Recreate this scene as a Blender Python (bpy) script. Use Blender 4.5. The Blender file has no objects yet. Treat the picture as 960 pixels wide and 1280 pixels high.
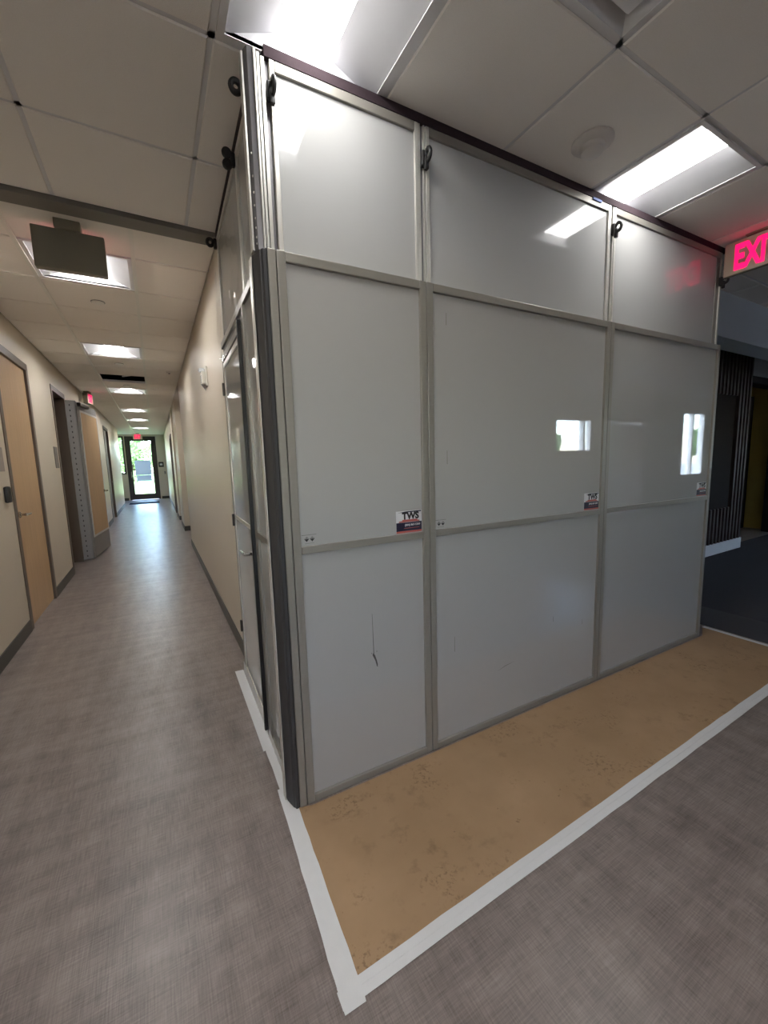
import bpy, bmesh, math, random
from mathutils import Matrix, Vector
random.seed(7)
S = bpy.context.scene
COL = S.collection

# ------------------------------------------------------------------ camera
EYE = 1.385
cam_data = bpy.data.cameras.new('camera')
cam_data.sensor_fit = 'VERTICAL'
cam_data.sensor_height = 36.0
cam_data.lens = 505.295 / 1280 * 36.0
cam_data.clip_start = 0.02
cam = bpy.data.objects.new('camera', cam_data)
COL.objects.link(cam)
r_ = (0.8706624, -0.4911007, -0.0276950)
u_ = (0.0863607, 0.0971921, 0.9915117)
d_ = (0.4842404, 0.8656638, -0.1270333)
cam.matrix_world = Matrix(((r_[0], u_[0], -d_[0], 0), (r_[1], u_[1], -d_[1], 0),
                           (r_[2], u_[2], -d_[2], EYE), (0, 0, 0, 1)))
S.camera = cam

# ------------------------------------------------------------------ sky, sun, exposure
W = bpy.data.worlds.new('sky'); S.world = W; W.use_nodes = True
wn = W.node_tree.nodes; wn.clear()
wo = wn.new('ShaderNodeOutputWorld'); wb = wn.new('ShaderNodeBackground'); sk = wn.new('ShaderNodeTexSky')
sk.sky_type = 'NISHITA'; sk.sun_disc = False
sk.sun_elevation = math.radians(48); sk.sun_rotation = math.radians(200)
sk.air_density = 0.8; sk.dust_density = 1.2
wb.inputs['Strength'].default_value = 3.2
W.node_tree.links.new(sk.outputs['Color'], wb.inputs['Color'])
W.node_tree.links.new(wb.outputs['Background'], wo.inputs['Surface'])
sun_d = bpy.data.lights.new('sun', 'SUN'); sun_d.energy = 5.0; sun_d.angle = 0.01
sun = bpy.data.objects.new('sun', sun_d); COL.objects.link(sun)
sun.location = (0, 0, 12); sun.rotation_euler = (math.radians(38), 0, math.radians(-75))
S.view_settings.view_transform = 'Standard'
S.view_settings.look = 'None'
S.view_settings.gamma = 1.0
S.view_settings.use_curve_mapping = False
S.view_settings.exposure = 0.74
LENS_GLOW = 13.0       # ceiling light lens

# ------------------------------------------------------------------ materials
MATS = {}
def nt(name):
    m = bpy.data.materials.new(name); m.use_nodes = True
    n = m.node_tree.nodes; b = n['Principled BSDF']
    return m, n, m.node_tree.links, b
def mat(name, col, rough=0.5, metal=0.0, spec=0.5, var=0.06, scale=8.0, bump=0.0, bscale=200.0, emit=None, estr=0.0, coat=0.0, stretch=None):
    if name in MATS: return MATS[name]
    m, n, l, b = nt(name)
    tc = n.new('ShaderNodeTexCoord'); vec = tc.outputs['Object']
    if stretch:
        mp = n.new('ShaderNodeMapping'); mp.inputs['Scale'].default_value = stretch
        l.new(vec, mp.inputs['Vector']); vec = mp.outputs['Vector']
    ns = n.new('ShaderNodeTexNoise'); ns.inputs['Scale'].default_value = scale; ns.inputs['Detail'].default_value = 4
    l.new(vec, ns.inputs['Vector'])
    mx = n.new('ShaderNodeMix'); mx.data_type = 'RGBA'
    lo = [max(0, c * (1 - var)) for c in col]; hi = [min(1, c * (1 + var)) for c in col]
    mx.inputs['A'].default_value = (*lo, 1); mx.inputs['B'].default_value = (*hi, 1)
    l.new(ns.outputs['Fac'], mx.inputs['Factor']); l.new(mx.outputs['Result'], b.inputs['Base Color'])
    b.inputs['Roughness'].default_value = rough; b.inputs['Metallic'].default_value = metal
    b.inputs['Specular IOR Level'].default_value = spec
    if coat: b.inputs['Coat Weight'].default_value = coat; b.inputs['Coat Roughness'].default_value = 0.05
    if bump:
        n2 = n.new('ShaderNodeTexNoise'); n2.inputs['Scale'].default_value = bscale; n2.inputs['Detail'].default_value = 3
        l.new(vec, n2.inputs['Vector'])
        bp = n.new('ShaderNodeBump'); bp.inputs['Strength'].default_value = bump; bp.inputs['Distance'].default_value = 0.002
        l.new(n2.outputs['Fac'], bp.inputs['Height']); l.new(bp.outputs['Normal'], b.inputs['Normal'])
    if emit:
        b.inputs['Emission Color'].default_value = (*emit, 1); b.inputs['Emission Strength'].default_value = estr
    MATS[name] = m
    return m
def sr(r, g, b):
    f = lambda c: (c / 255 / 12.92) if c / 255 <= 0.04045 else ((c / 255 + 0.055) / 1.055) ** 2.4
    return (f(r), f(g), f(b))

M_WALL = mat('warm_wall_paint', sr(205, 195, 178), 0.42, spec=0.5, var=0.03, scale=2, bump=0.12, bscale=260)
M_WALLG = mat('cool_wall_paint', sr(176, 178, 182), 0.6, spec=0.3, var=0.03, scale=2)
M_DARKROOM = mat('unlit_closet_black', sr(26, 24, 22), 0.8, spec=0.2)  # near-black colour stands in for the darkness of the unlit closet
M_PLENUM = mat('plenum_black', (0.004, 0.004, 0.004), 0.9, spec=0.0)  # black colour stands in for the darkness above the missing tile
M_BASE = mat('rubber_base', sr(72, 70, 66), 0.45, spec=0.4, var=0.08)
M_TILE = mat('ceiling_tile', sr(236, 231, 224), 0.9, spec=0.1, var=0.05, scale=240, bump=0.5, bscale=420)
M_GRID = mat('ceiling_grid', sr(214, 212, 212), 0.4, spec=0.4, var=0.02)
M_TRIM = mat('grey_trim', sr(118, 113, 106), 0.5, spec=0.4, var=0.05)
M_WOOD = mat('maple_veneer', sr(196, 164, 126), 0.42, spec=0.4, var=0.14, scale=3, stretch=(9, 9, 0.7))
M_FRAME = mat('steel_frame', sr(96, 84, 74), 0.4, spec=0.5, var=0.04)
M_GREYDOOR = mat('grey_plate', sr(146, 145, 146), 0.45, metal=0.3, var=0.06)
M_WHITE = mat('white_plastic', sr(226, 224, 216), 0.4, var=0.02)
M_DETECT = mat('detector_plastic', sr(206, 200, 194), 0.45, var=0.02)
M_TAPE = mat('white_tape', sr(214, 214, 214), 0.5, spec=0.4, var=0.04, scale=30, bump=0.25, bscale=60)
M_ALU = mat('aluminium', sr(146, 142, 134), 0.38, metal=0.3, var=0.06, scale=3, stretch=(1, 1, 30))
M_ALUL = mat('bright_aluminium', sr(206, 204, 196), 0.34, metal=0.35, var=0.05, scale=3, stretch=(1, 1, 30))
M_CHAR = mat('charcoal_post', sr(66, 66, 68), 0.45, metal=0.2, var=0.08, stretch=(1, 1, 0.1))
M_GREYCH = mat('grey_channel', sr(120, 118, 120), 0.4, metal=0.4, var=0.08)
M_BLACK = mat('black_rubber', sr(22, 21, 22), 0.45, var=0.1)
M_FOAM = mat('foam_gasket', sr(58, 48, 52), 0.9, spec=0.1, var=0.15, scale=60, bump=0.3)
M_CHROME = mat('satin_chrome', sr(205, 202, 196), 0.22, metal=1.0, var=0.02)
M_SKIN = mat('panel_skin', sr(170, 169, 166), 0.02, spec=1.0, var=0.012, scale=1.5)
M_SKINU = mat('upper_panel_skin', sr(180, 180, 178), 0.045, spec=0.35, var=0.012, scale=1.5)
M_NAVY = mat('navy_print', sr(38, 36, 58), 0.4); M_RED = mat('red_print', sr(176, 92, 84), 0.4)
M_LABELW = mat('label_white', sr(206, 206, 206), 0.35, var=0.01); M_INK = mat('black_ink', sr(16, 16, 18), 0.4)
M_SCUFF = mat('scuff', sr(70, 68, 66), 0.7, var=0.3, scale=200)
M_SCUFFL = mat('faint_scuff', sr(122, 118, 112), 0.7, var=0.2, scale=200)
M_SIGNB = mat('sign_housing', sr(128, 122, 104), 0.45, var=0.03)
M_SIGNW = mat('sign_face', sr(222, 212, 188), 0.4, var=0.02)
M_EXIT = mat('exit_letters', (0.9, 0.02, 0.12), 0.4, emit=(1.0, 0.004, 0.11), estr=1.0)
M_LENS = mat('light_lens', (0.9, 0.9, 0.9), 0.5, emit=(1.0, 0.985, 0.965), estr=LENS_GLOW)
M_LENSC = mat('corridor_light_lens', (0.9, 0.9, 0.9), 0.5, emit=(1.0, 0.98, 0.955), estr=LENS_GLOW * 2.2)
M_BAFFLE = mat('light_baffle', sr(204, 204, 207), 0.45)
M_BRONZE = mat('dark_bronze', sr(66, 62, 60), 0.4, metal=0.5, var=0.05)
M_WALNUT = mat('dark_walnut', sr(46, 30, 24), 0.5, var=0.25, scale=4, stretch=(6, 6, 0.6))
M_DARKPANEL = mat('dark_panel', sr(28, 20, 18), 0.75, spec=0.2, var=0.2)
M_YELLOW = mat('yellow_lit_wall', sr(190, 170, 95), 0.7, var=0.04)  # yellow of the warm light is put into this wall colour
M_MAT = mat('entrance_mat', sr(40, 44, 58), 0.9, spec=0.1, var=0.3, scale=150)
M_GRASS = mat('lawn', sr(140, 168, 100), 0.9, spec=0.1, var=0.35, scale=3)
M_CONC = mat('concrete_walk', sr(170, 168, 164), 0.9, spec=0.1, var=0.05)
M_LEAF = mat('leaves', sr(118, 146, 92), 0.7, spec=0.2, var=0.4, scale=1.5)
M_BARK = mat('bark', sr(90, 74, 60), 0.9, spec=0.1, var=0.3)
M_GREYSHEET = mat('grey_sheet', sr(170, 170, 180), 0.7, var=0.03)
_n = M_GREYSHEET.node_tree.nodes; _tr = _n.new('ShaderNodeBsdfTranslucent'); _tr.inputs['Color'].default_value = (0.2, 0.2, 0.22, 1)
_ad = _n.new('ShaderNodeAddShader'); M_GREYSHEET.node_tree.links.new(_n['Principled BSDF'].outputs[0], _ad.inputs[0]); M_GREYSHEET.node_tree.links.new(_tr.outputs[0], _ad.inputs[1])
M_GREYSHEET.node_tree.links.new(_ad.outputs[0], _n['Material Output'].inputs['Surface'])
M_BLIND = mat('pale_blind', sr(205, 202, 205), 0.7, var=0.03)

def glass_mat():
    m, n, l, b = nt('clear_glass'); n.remove(b)
    out = n['Material Output']; t = n.new('ShaderNodeBsdfTransparent'); g = n.new('ShaderNodeBsdfGlossy')
    g.inputs['Roughness'].default_value = 0.02; t.inputs['Color'].default_value = (0.93, 0.96, 0.95, 1)
    lw_ = n.new('ShaderNodeLayerWeight'); lw_.inputs['Blend'].default_value = 0.5
    pw = n.new('ShaderNodeMath'); pw.operation = 'POWER'; pw.inputs[1].default_value = 4.0; l.new(lw_.outputs['Facing'], pw.inputs[0])
    f = n.new('ShaderNodeMath'); f.operation = 'MULTIPLY_ADD'; f.inputs[1].default_value = 0.8; f.inputs[2].default_value = 0.04; l.new(pw.outputs[0], f.inputs[0])
    x = n.new('ShaderNodeMixShader'); l.new(f.outputs[0], x.inputs[0]); l.new(t.outputs[0], x.inputs[1]); l.new(g.outputs[0], x.inputs[2])
    l.new(x.outputs[0], out.inputs['Surface']); return m
M_GLASS = glass_mat()

def floor_mat():
    m, n, l, b = nt('woven_vinyl_floor')
    tc = n.new('ShaderNodeTexCoord')
    def noise(sx, sy, det=3, scale=1.0):
        mp = n.new('ShaderNodeMapping'); mp.inputs['Scale'].default_value = (sx, sy, 1)
        l.new(tc.outputs['Object'], mp.inputs['Vector'])
        t = n.new('ShaderNodeTexNoise'); t.inputs['Scale'].default_value = scale; t.inputs['Detail'].default_value = det
        l.new(mp.outputs['Vector'], t.inputs['Vector']); return t.outputs['Fac']
    def math_(op, a, c):
        q = n.new('ShaderNodeMath'); q.operation = op
        for i, v in enumerate((a, c)):
            if isinstance(v, (int, float)): q.inputs[i].default_value = v
            else: l.new(v, q.inputs[i])
        return q.outputs[0]
    weave = math_('ADD', noise(260, 14), noise(14, 260))
    patch = math_('ADD', noise(13, 2.6, 2), noise(2.6, 13, 2))
    big = noise(0.9, 0.9, 2)
    v = math_('ADD', math_('MULTIPLY', math_('SUBTRACT', weave, 1.0), 0.85), math_('MULTIPLY', math_('SUBTRACT', patch, 1.0), 0.75))
    v = math_('ADD', v, math_('MULTIPLY', math_('SUBTRACT', big, 0.5), 0.3))
    v = math_('ADD', v, 0.5)
    r = n.new('ShaderNodeValToRGB'); r.color_ramp.elements[0].position = 0.05; r.color_ramp.elements[1].position = 0.95
    r.color_ramp.elements[0].color = (*sr(98, 88, 84), 1); r.color_ramp.elements[1].color = (*sr(152, 140, 134), 1)
    l.new(v, r.inputs['Fac']); l.new(r.outputs['Color'], b.inputs['Base Color'])
    b.inputs['Roughness'].default_value = 0.30; b.inputs['Specular IOR Level'].default_value = 0.42
    bp = n.new('ShaderNodeBump'); bp.inputs['Strength'].default_value = 0.18; bp.inputs['Distance'].default_value = 0.002
    l.new(weave, bp.inputs['Height']); l.new(bp.outputs['Normal'], b.inputs['Normal'])
    return m
M_FLOOR = floor_mat()

def paper_mat():
    m, n, l, b = nt('brown_paper')
    tc = n.new('ShaderNodeTexCoord')
    def noise(s, det=4, off=(0, 0, 0), rough=0.6):
        mp = n.new('ShaderNodeMapping'); mp.inputs['Location'].default_value = off
        l.new(tc.outputs['Object'], mp.inputs['Vector'])
        t = n.new('ShaderNodeTexNoise'); t.inputs['Scale'].default_value = s; t.inputs['Detail'].default_value = det
        t.inputs['Roughness'].default_value = rough
        l.new(mp.outputs['Vector'], t.inputs['Vector']); return t.outputs['Fac']
    def ramp(f, a, c):
        r = n.new('ShaderNodeMapRange'); r.inputs['From Min'].default_value = a; r.inputs['From Max'].default_value = c
        l.new(f, r.inputs['Value']); return r.outputs['Result']
    def mul(a, c):
        q = n.new('ShaderNodeMath'); q.operation = 'MULTIPLY'
        for i, v in enumerate((a, c)):
            if isinstance(v, (int, float)): q.inputs[i].default_value = v
            else: l.new(v, q.inputs[i])
        return q.outputs[0]
    def mix(f, a, c):
        x = n.new('ShaderNodeMix'); x.data_type = 'RGBA'; l.new(f, x.inputs['Factor'])
        for k, v in (('A', a), ('B', c)):
            if isinstance(v, tuple): x.inputs[k].default_value = (*v, 1)
            else: l.new(v, x.inputs[k])
        return x.outputs['Result']
    base = mix(ramp(noise(3.0), 0.3, 0.7), sr(156, 127, 96), sr(170, 140, 108))
    dust = mix(mul(ramp(noise(1.7, 3, (4, 2, 0)), 0.45, 0.75), 0.6), base, sr(142, 116, 86))
    prints = mul(ramp(noise(60, 2, (1, 7, 0)), 0.52, 0.66), ramp(noise(4.2, 3, (9, 3, 0)), 0.54, 0.66))
    dirt = mix(mul(prints, 0.5), dust, sr(92, 70, 46))
    dirt = mix(mul(mul(ramp(noise(14, 4, (6, 2, 5)), 0.55, 0.72), ramp(noise(2.4, 2, (2, 8, 3)), 0.46, 0.6)), 0.42), dirt, sr(88, 68, 46))
    sp = mul(ramp(noise(26, 3, (3, 11, 0)), 0.69, 0.76), 0.6)
    l.new(mix(sp, dirt, sr(84, 62, 42)), b.inputs['Base Color'])
    b.inputs['Roughness'].default_value = 0.62; b.inputs['Specular IOR Level'].default_value = 0.3
    return m
M_PAPER = paper_mat()

def far_ceiling_mat():
    m, n, l, b = nt('far_ceiling_grid')
    tc = n.new('ShaderNodeTexCoord'); mp = n.new('ShaderNodeMapping'); mp.inputs['Location'].default_value = (0.35, 0.06, 0)
    l.new(tc.outputs['Object'], mp.inputs['Vector'])
    br = n.new('ShaderNodeTexBrick'); br.offset = 0; br.inputs['Scale'].default_value = 1
    br.inputs['Brick Width'].default_value = 0.603; br.inputs['Row Height'].default_value = 0.595; br.inputs['Mortar Size'].default_value = 0.008
    c = sr(236, 231, 224)
    br.inputs['Color1'].default_value = (*c, 1); br.inputs['Color2'].default_value = (*c, 1); br.inputs['Mortar'].default_value = (*sr(120, 118, 116), 1)
    l.new(mp.outputs['Vector'], br.inputs['Vector']); l.new(br.outputs['Color'], b.inputs['Base Color'])
    b.inputs['Roughness'].default_value = 0.9
    return m
M_FARCEIL = far_ceiling_mat()

# ------------------------------------------------------------------ mesh helpers
class MB:
    def __init__(self): self.bm = bmesh.new()
    def box(self, x0, x1, y0, y1, z0, z1, bev=0.0):
        if bev:
            t = bmesh.new(); bmesh.ops.create_cube(t, size=1)
            for v in t.verts:
                v.co = Vector(((x0 + x1) / 2 + v.co.x * (x1 - x0), (y0 + y1) / 2 + v.co.y * (y1 - y0), (z0 + z1) / 2 + v.co.z * (z1 - z0)))
            bmesh.ops.bevel(t, geom=list(t.edges), offset=bev, segments=2, affect='EDGES', profile=0.5)
            self._merge(t); return self
        vs = [self.bm.verts.new((x, y, z)) for x in (x0, x1) for y in (y0, y1) for z in (z0, z1)]
        for f in ((0, 1, 3, 2), (4, 6, 7, 5), (0, 4, 5, 1), (2, 3, 7, 6), (0, 2, 6, 4), (1, 5, 7, 3)):
            self.bm.faces.new([vs[i] for i in f])
        return self
    def _merge(self, t):
        mp = {}
        for v in t.verts: mp[v] = self.bm.verts.new(v.co)
        for f in t.faces: self.bm.faces.new([mp[v] for v in f.verts])
        t.free()
    def prism(self, pts, a0, a1, axis='z'):
        def P(p, a):
            return {'z': (p[0], p[1], a), 'y': (p[0], a, p[1]), 'x': (a, p[0], p[1])}[axis]
        lo = [self.bm.verts.new(P(p, a0)) for p in pts]; hi = [self.bm.verts.new(P(p, a1)) for p in pts]
        k = len(pts)
        self.bm.faces.new(lo[::-1]); self.bm.faces.new(hi)
        for i in range(k): self.bm.faces.new((lo[i], lo[(i + 1) % k], hi[(i + 1) % k], hi[i]))
        return self
    def lathe(self, prof, c=(0, 0, 0), axis='z', seg=24, cap=True):
        rings = []
        for r, h in prof:
            ring = []
            for i in range(seg):
                a = 2 * math.pi * i / seg; u, v = r * math.cos(a), r * math.sin(a)
                q = {'z': (u, v, h), 'y': (u, h, v), 'x': (h, u, v)}[axis]
                ring.append(self.bm.verts.new((c[0] + q[0], c[1] + q[1], c[2] + q[2])))
            rings.append(ring)
        for A, B in zip(rings, rings[1:]):
            for i in range(seg): self.bm.faces.new((A[i], A[(i + 1) % seg], B[(i + 1) % seg], B[i]))
        if cap:
            self.bm.faces.new(rings[0][::-1]); self.bm.faces.new(rings[-1])
        return self
    def tube(self, p0, p1, r, seg=10, r1=None):
        p0, p1 = Vector(p0), Vector(p1); d = (p1 - p0).normalized()
        a = d.orthogonal().normalized(); b = d.cross(a); r1 = r if r1 is None else r1
        A = [self.bm.verts.new(p0 + (a * math.cos(t) + b * math.sin(t)) * r) for t in [2 * math.pi * i / seg for i in range(seg)]]
        B = [self.bm.verts.new(p1 + (a * math.cos(t) + b * math.sin(t)) * r1) for t in [2 * math.pi * i / seg for i in range(seg)]]
        for i in range(seg): self.bm.faces.new((A[i], A[(i + 1) % seg], B[(i + 1) % seg], B[i]))
        self.bm.faces.new(A[::-1]); self.bm.faces.new(B); return self
    def torus(self, c, R, r, axis='x', seg=20, ts=8, zs=1.0):
        rings = []
        for i in range(seg):
            a = 2 * math.pi * i / seg; ring = []
            for j in range(ts):
                t = 2 * math.pi * j / ts; k = R + r * math.cos(t)
                u, v, w = k * math.cos(a), k * math.sin(a) * zs, r * math.sin(t)
                q = {'x': (w, u, v), 'y': (u, w, v), 'z': (u, v, w)}[axis]
                ring.append(self.bm.verts.new((c[0] + q[0], c[1] + q[1], c[2] + q[2])))
            rings.append(ring)
        for i in range(seg):
            A, B = rings[i], rings[(i + 1) % seg]
            for j in range(ts): self.bm.faces.new((A[j], B[j], B[(j + 1) % ts], A[(j + 1) % ts]))
        return self
    def face(self, pts):
        self.bm.faces.new([self.bm.verts.new(p) for p in pts]); return self
    def mesh(self, name, m, smooth=False):
        bmesh.ops.recalc_face_normals(self.bm, faces=list(self.bm.faces))
        me = bpy.data.meshes.new(name); self.bm.to_mesh(me); self.bm.free()
        if m: me.materials.append(m)
        if smooth:
            for p in me.polygons: p.use_smooth = True
            try: me.set_sharp_from_angle(angle=math.radians(40))
            except Exception: pass
        return me
    def build(self, name, m, parent=None, smooth=False):
        return obj(name, self.mesh(name, m, smooth), parent)

def obj(name, me, parent=None, loc=None):
    o = bpy.data.objects.new(name, me); COL.objects.link(o)
    if parent: o.parent = parent
    if loc: o.location = loc
    return o
def tag(o, label, cat, group=None):
    o['label'] = label; o['category'] = cat
    if group: o['group'] = group
    return o
def struct(o, label=None):
    o['kind'] = 'structure'
    if label: o['label'] = label
    return o
def empty(name, loc=(0, 0, 0), rz=0.0):
    o = bpy.data.objects.new(name, None); o.empty_display_size = 0.1; COL.objects.link(o)
    o.location = loc; o.rotation_euler = (0, 0, rz); return o
def text_mesh(body, size, m, extrude=0.0004, offset=0.0, align='CENTER'):
    cu = bpy.data.curves.new('lettering', 'FONT'); cu.body = body; cu.size = size; cu.extrude = extrude; cu.offset = offset
    cu.align_x = align; cu.align_y = 'CENTER'; cu.resolution_u = 3
    t = bpy.data.objects.new('lettering_source', cu); COL.objects.link(t)
    bpy.context.view_layer.update()
    me = bpy.data.meshes.new_from_object(t.evaluated_get(bpy.context.evaluated_depsgraph_get()))
    bpy.data.objects.remove(t); bpy.data.curves.remove(cu)
    me.materials.clear(); me.materials.append(m)
    return me

# ------------------------------------------------------------------ dimensions
CE = 2.742                     # ceiling height
XL, XR = -1.053, 0.454         # corridor walls
BEAM0, BEAM1 = 2.72, 2.835
TOP = 3.12
END = 20.0

# ------------------------------------------------------------------ floor
floor = struct(MB().box(-2.1, 14.0, -3.0, END, -0.12, 0.0).build('floor', M_FLOOR), 'grey woven-look vinyl floor')
MB().box(3.73, 4.18, -3.0, 1.74, 0.0, 0.003).build('transition_strip', mat('dark_strip', sr(66, 64, 68), 0.6, var=0.1, scale=60), floor)

MB().box(4.18, 14.0, -3.0, 2.62, 0.0, 0.002).build('carpet', mat('charcoal_carpet', sr(74, 73, 76), 0.85, spec=0.2, var=0.25, scale=70, bump=0.3), floor)
# ------------------------------------------------------------------ walls
def wall_x(name, x0, x1, y0, y1, holes, m=M_WALL, label=None, z1=TOP):
    """wall running along y; holes = (ya, yb, za, zb)"""
    b = MB(); y = y0
    for ya, yb, za, zb in sorted(holes):
        b.box(x0, x1, y, ya, 0, z1)
        if za > 0: b.box(x0, x1, ya, yb, 0, za)
        b.box(x0, x1, ya, yb, zb, z1); y = yb
    b.box(x0, x1, y, y1, 0, z1)
    return struct(b.build(name, m), label)
def wall_y(name, y0, y1, x0, x1, holes, m=M_WALL, label=None, z1=TOP):
    b = MB(); x = x0
    for xa, xb, za, zb in sorted(holes):
        b.box(x, xa, y0, y1, 0, z1)
        if za > 0: b.box(xa, xb, y0, y1, 0, za)
        b.box(xa, xb, y0, y1, zb, z1); x = xb
    b.box(x, x1, y0, y1, 0, z1)
    return struct(b.build(name, m), label)

DA = (4.49, 5.45, 0, 2.40)      # near maple door
DB = (6.62, 7.42, 0, 2.40)      # open doorway
DC = (12.5, 13.6, 0, 2.40)
wall_left = wall_x('wall_left', XL - 0.16, XL, -3.0, 17.4, [DA, DB, DC], label='warm white corridor wall with doors')
struct(MB().box(-2.1, XL - 0.16, 17.24, 17.4, 0, TOP).build('wall_alcove', M_WALL))
struct(MB().box(-2.25, -2.1, 17.24, END, 0, TOP).build('wall_alcove_side', M_WALL))
# corridor right wall in stretches, with two shallow niches
wr = MB()
wr.box(XR, XR + 0.35, 2.70, 7.75, 0, TOP)
wr.box(XR + 0.17, XR + 0.35, 7.75, 9.55, 0, TOP)
wr.box(XR, XR + 0.35, 9.55, 10.7, 0, TOP)
wr.box(XR + 0.09, XR + 0.35, 10.7, 11.6, 0, TOP)
wr.box(XR, XR + 0.35, 11.6, 12.5, 0, TOP); wr.box(XR, XR + 0.35, 12.5, 13.5, 2.2, TOP); wr.box(XR + 0.1, XR + 0.35, 12.5, 13.5, 0, 2.2)
wr.box(XR, XR + 0.35, 13.5, END, 0, TOP)
wall_right = struct(wr.build('wall_right', M_WALL), 'warm white corridor wall beyond the temporary door')
struct(MB().box(XR + 0.35, 7.30, 2.62, 2.78, 0, TOP).build('wall_core', M_WALLG))
wall_far = wall_y('wall_far', 2.62, 2.78, 7.30, 14.0, [(7.34, 8.95, 0, 2.36)], M_WALLG)
wall_end = wall_y('wall_end', END, END + 0.16, -2.25, XR + 0.35, [(-1.62, -1.04, 1.10, 2.66), (-1.0, 0.12, 0, 2.66)], M_WALL)
wall_back = wall_y('wall_back', -3.16, -3.0, XL - 0.16, 14.0, [(-0.8, -0.25, 1.2, 2.3), (7.0, 8.15, 1.43, 2.16), (8.45, 9.95, 0, 2.12), (11.6, 12.65, 0.75, 2.4)], M_WALLG)
struct(MB().box(14.0, 14.16, -3.16, 2.78, 0, TOP).build('wall_side', M_WALLG))
# dark closet behind the open doorway, recess behind the far opening
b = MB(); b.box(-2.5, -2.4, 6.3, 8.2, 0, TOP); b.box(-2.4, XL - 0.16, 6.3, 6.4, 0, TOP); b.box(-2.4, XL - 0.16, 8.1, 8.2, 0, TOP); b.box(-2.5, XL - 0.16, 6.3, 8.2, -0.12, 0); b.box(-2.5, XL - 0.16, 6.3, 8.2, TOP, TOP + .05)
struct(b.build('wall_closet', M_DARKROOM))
b = MB(); b.box(7.0, 7.1, 2.78, 5.0, 0, TOP); b.box(9.2, 9.3, 2.78, 5.0, 0, TOP); b.box(7.0, 9.3, 5.0, 5.1, 0, TOP)
struct(b.build('wall_recess', M_YELLOW))
struct(MB().box(7.0, 9.3, 2.62, 5.1, -0.12, -0.0005).build('floor_recess', M_FLOOR))
struct(MB().box(7.1, 9.2, 2.78, 5.0, 2.5, 2.55).build('ceiling_recess', M_WALLG))
tag(MB().box(8.05, 9.15, 3.1, 3.7, 0.001, 2.3, 0.01).build('tall_cabinet', M_DARKPANEL), 'tall dark brown cabinet inside the far dim doorway', 'cabinet')
dl = empty('downlight', (7.72, 3.9, 2.5)); tag(dl, 'small round warm downlight inside the far doorway', 'downlight')
MB().lathe([(0.075, 0), (0.075, -0.012), (0.055, -0.014), (0.055, -0.002)], cap=False).build('trim_ring', M_WHITE, dl, True)
MB().lathe([(0.054, -0.003), (0.054, -0.006)]).build('lens', mat('warm_lens', (0.9, 0.8, 0.5), 0.5, emit=(1, 0.75, 0.35), estr=14), dl)

# beam and bulkhead
trim = struct(MB().box(XL, XR - 0.0, BEAM0, BEAM1, CE - 0.022, CE + 0.02).build('trim_1', M_TRIM), 'grey ceiling trim where corridor begins')
struct(MB().box(3.56, 14.0, 1.75, 1.97, 2.37, TOP).build('wall_bulkhead', M_WALLG), 'dropped bulkhead over the dim side area')

# baseboards
def base(name, segs):
    b = MB()
    for x0, x1, y0, y1 in segs: b.box(x0, x1, y0, y1, 0, 0.105)
    return struct(b.build(name, M_BASE), 'dark rubber baseboard')
base('baseboard_left', [(XL, XL + 0.008, a, c) for a, c in ((-3.0, DA[0] - 0.05), (DA[1] + 0.05, DB[0] - 0.05), (DB[1] + 0.05, DC[0] - 0.05), (DC[1] + 0.05, 17.4))] + [(XL - 0.16, XL + 0.008, 17.4, 17.408)])
base('baseboard_right', [(XR - 0.008, XR, 2.72, 7.75), (XR + 0.162, XR + 0.17, 7.75, 9.55), (XR - 0.008, XR + 0.17, 9.542, 9.55), (XR - 0.008, XR, 9.542, 10.7), (XR + 0.082, XR + 0.09, 10.7, 11.6), (XR - 0.008, XR + 0.09, 11.592, 11.6), (XR - 0.008, XR, 11.592, 12.45), (XR - 0.008, XR, 13.55, END)])
base('baseboard_end', [(0.17, XR - 0.01, END - 0.008, END), (-2.1, -1.05, END - 0.008, END)])

# ------------------------------------------------------------------ ceiling
slab = MB().box(-2.3, 14.0, -3.0, END, TOP, TOP + 0.06)
ceiling = struct(slab.build('ceiling', M_PLENUM), 'suspended grid ceiling with square acoustic tiles')
MB().box(5.702, 14.0, -3.0, 2.62, CE, CE + 0.02).build('far_ceiling', M_FARCEIL, ceiling)
tile_cache = {}
def tile(x0, x1, y0, y1):
    w, h = round(x1 - x0, 3), round(y1 - y0, 3)
    if (w, h) not in tile_cache:
        g = 0.0085; b = MB()
        t = bmesh.new(); bmesh.ops.create_cube(t, size=1)
        for v in t.verts: v.co = Vector((v.co.x * (w - 2 * g), v.co.y * (h - 2 * g), v.co.z * 0.018 + 0.009))
        low = [e for e in t.edges if all(v.co.z < 0.005 for v in e.verts)]
        bmesh.ops.bevel(t, geom=low, offset=0.004, segments=1, affect='EDGES')
        b._merge(t)
        tile_cache[(w, h)] = b.mesh('ceiling_tile', M_TILE)
    return obj('ceiling_tile', tile_cache[(w, h)], ceiling, ((x0 + x1) / 2, (y0 + y1) / 2, CE - 0.002))
LX = [XL] + [0.275 + 0.603 * k for k in range(-2, 10)]
LX = [XL, 0.275 - 1.206, 0.275 - 0.603] + [0.275 + 0.603 * k for k in range(0, 10)]
LY = [-3.0] + [0.94 + 0.595 * k for k in range(-6, 3)] + [BEAM0]
L_LIGHT = {(0.275, 0.94), (2.084, 0.94), (-0.328, -0.25), (-0.328, -1.44), (-0.931, -2.63), (-0.931, 0.345), (-0.931, -0.845)}  # those beside, above and behind the viewer are unseen, added as fill
L_VENT = (0.878, 0.345)
near = lambda p, q: abs(p[0] - q[0]) < 0.02 and abs(p[1] - q[1]) < 0.02
lights, vents = [], []
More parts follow.
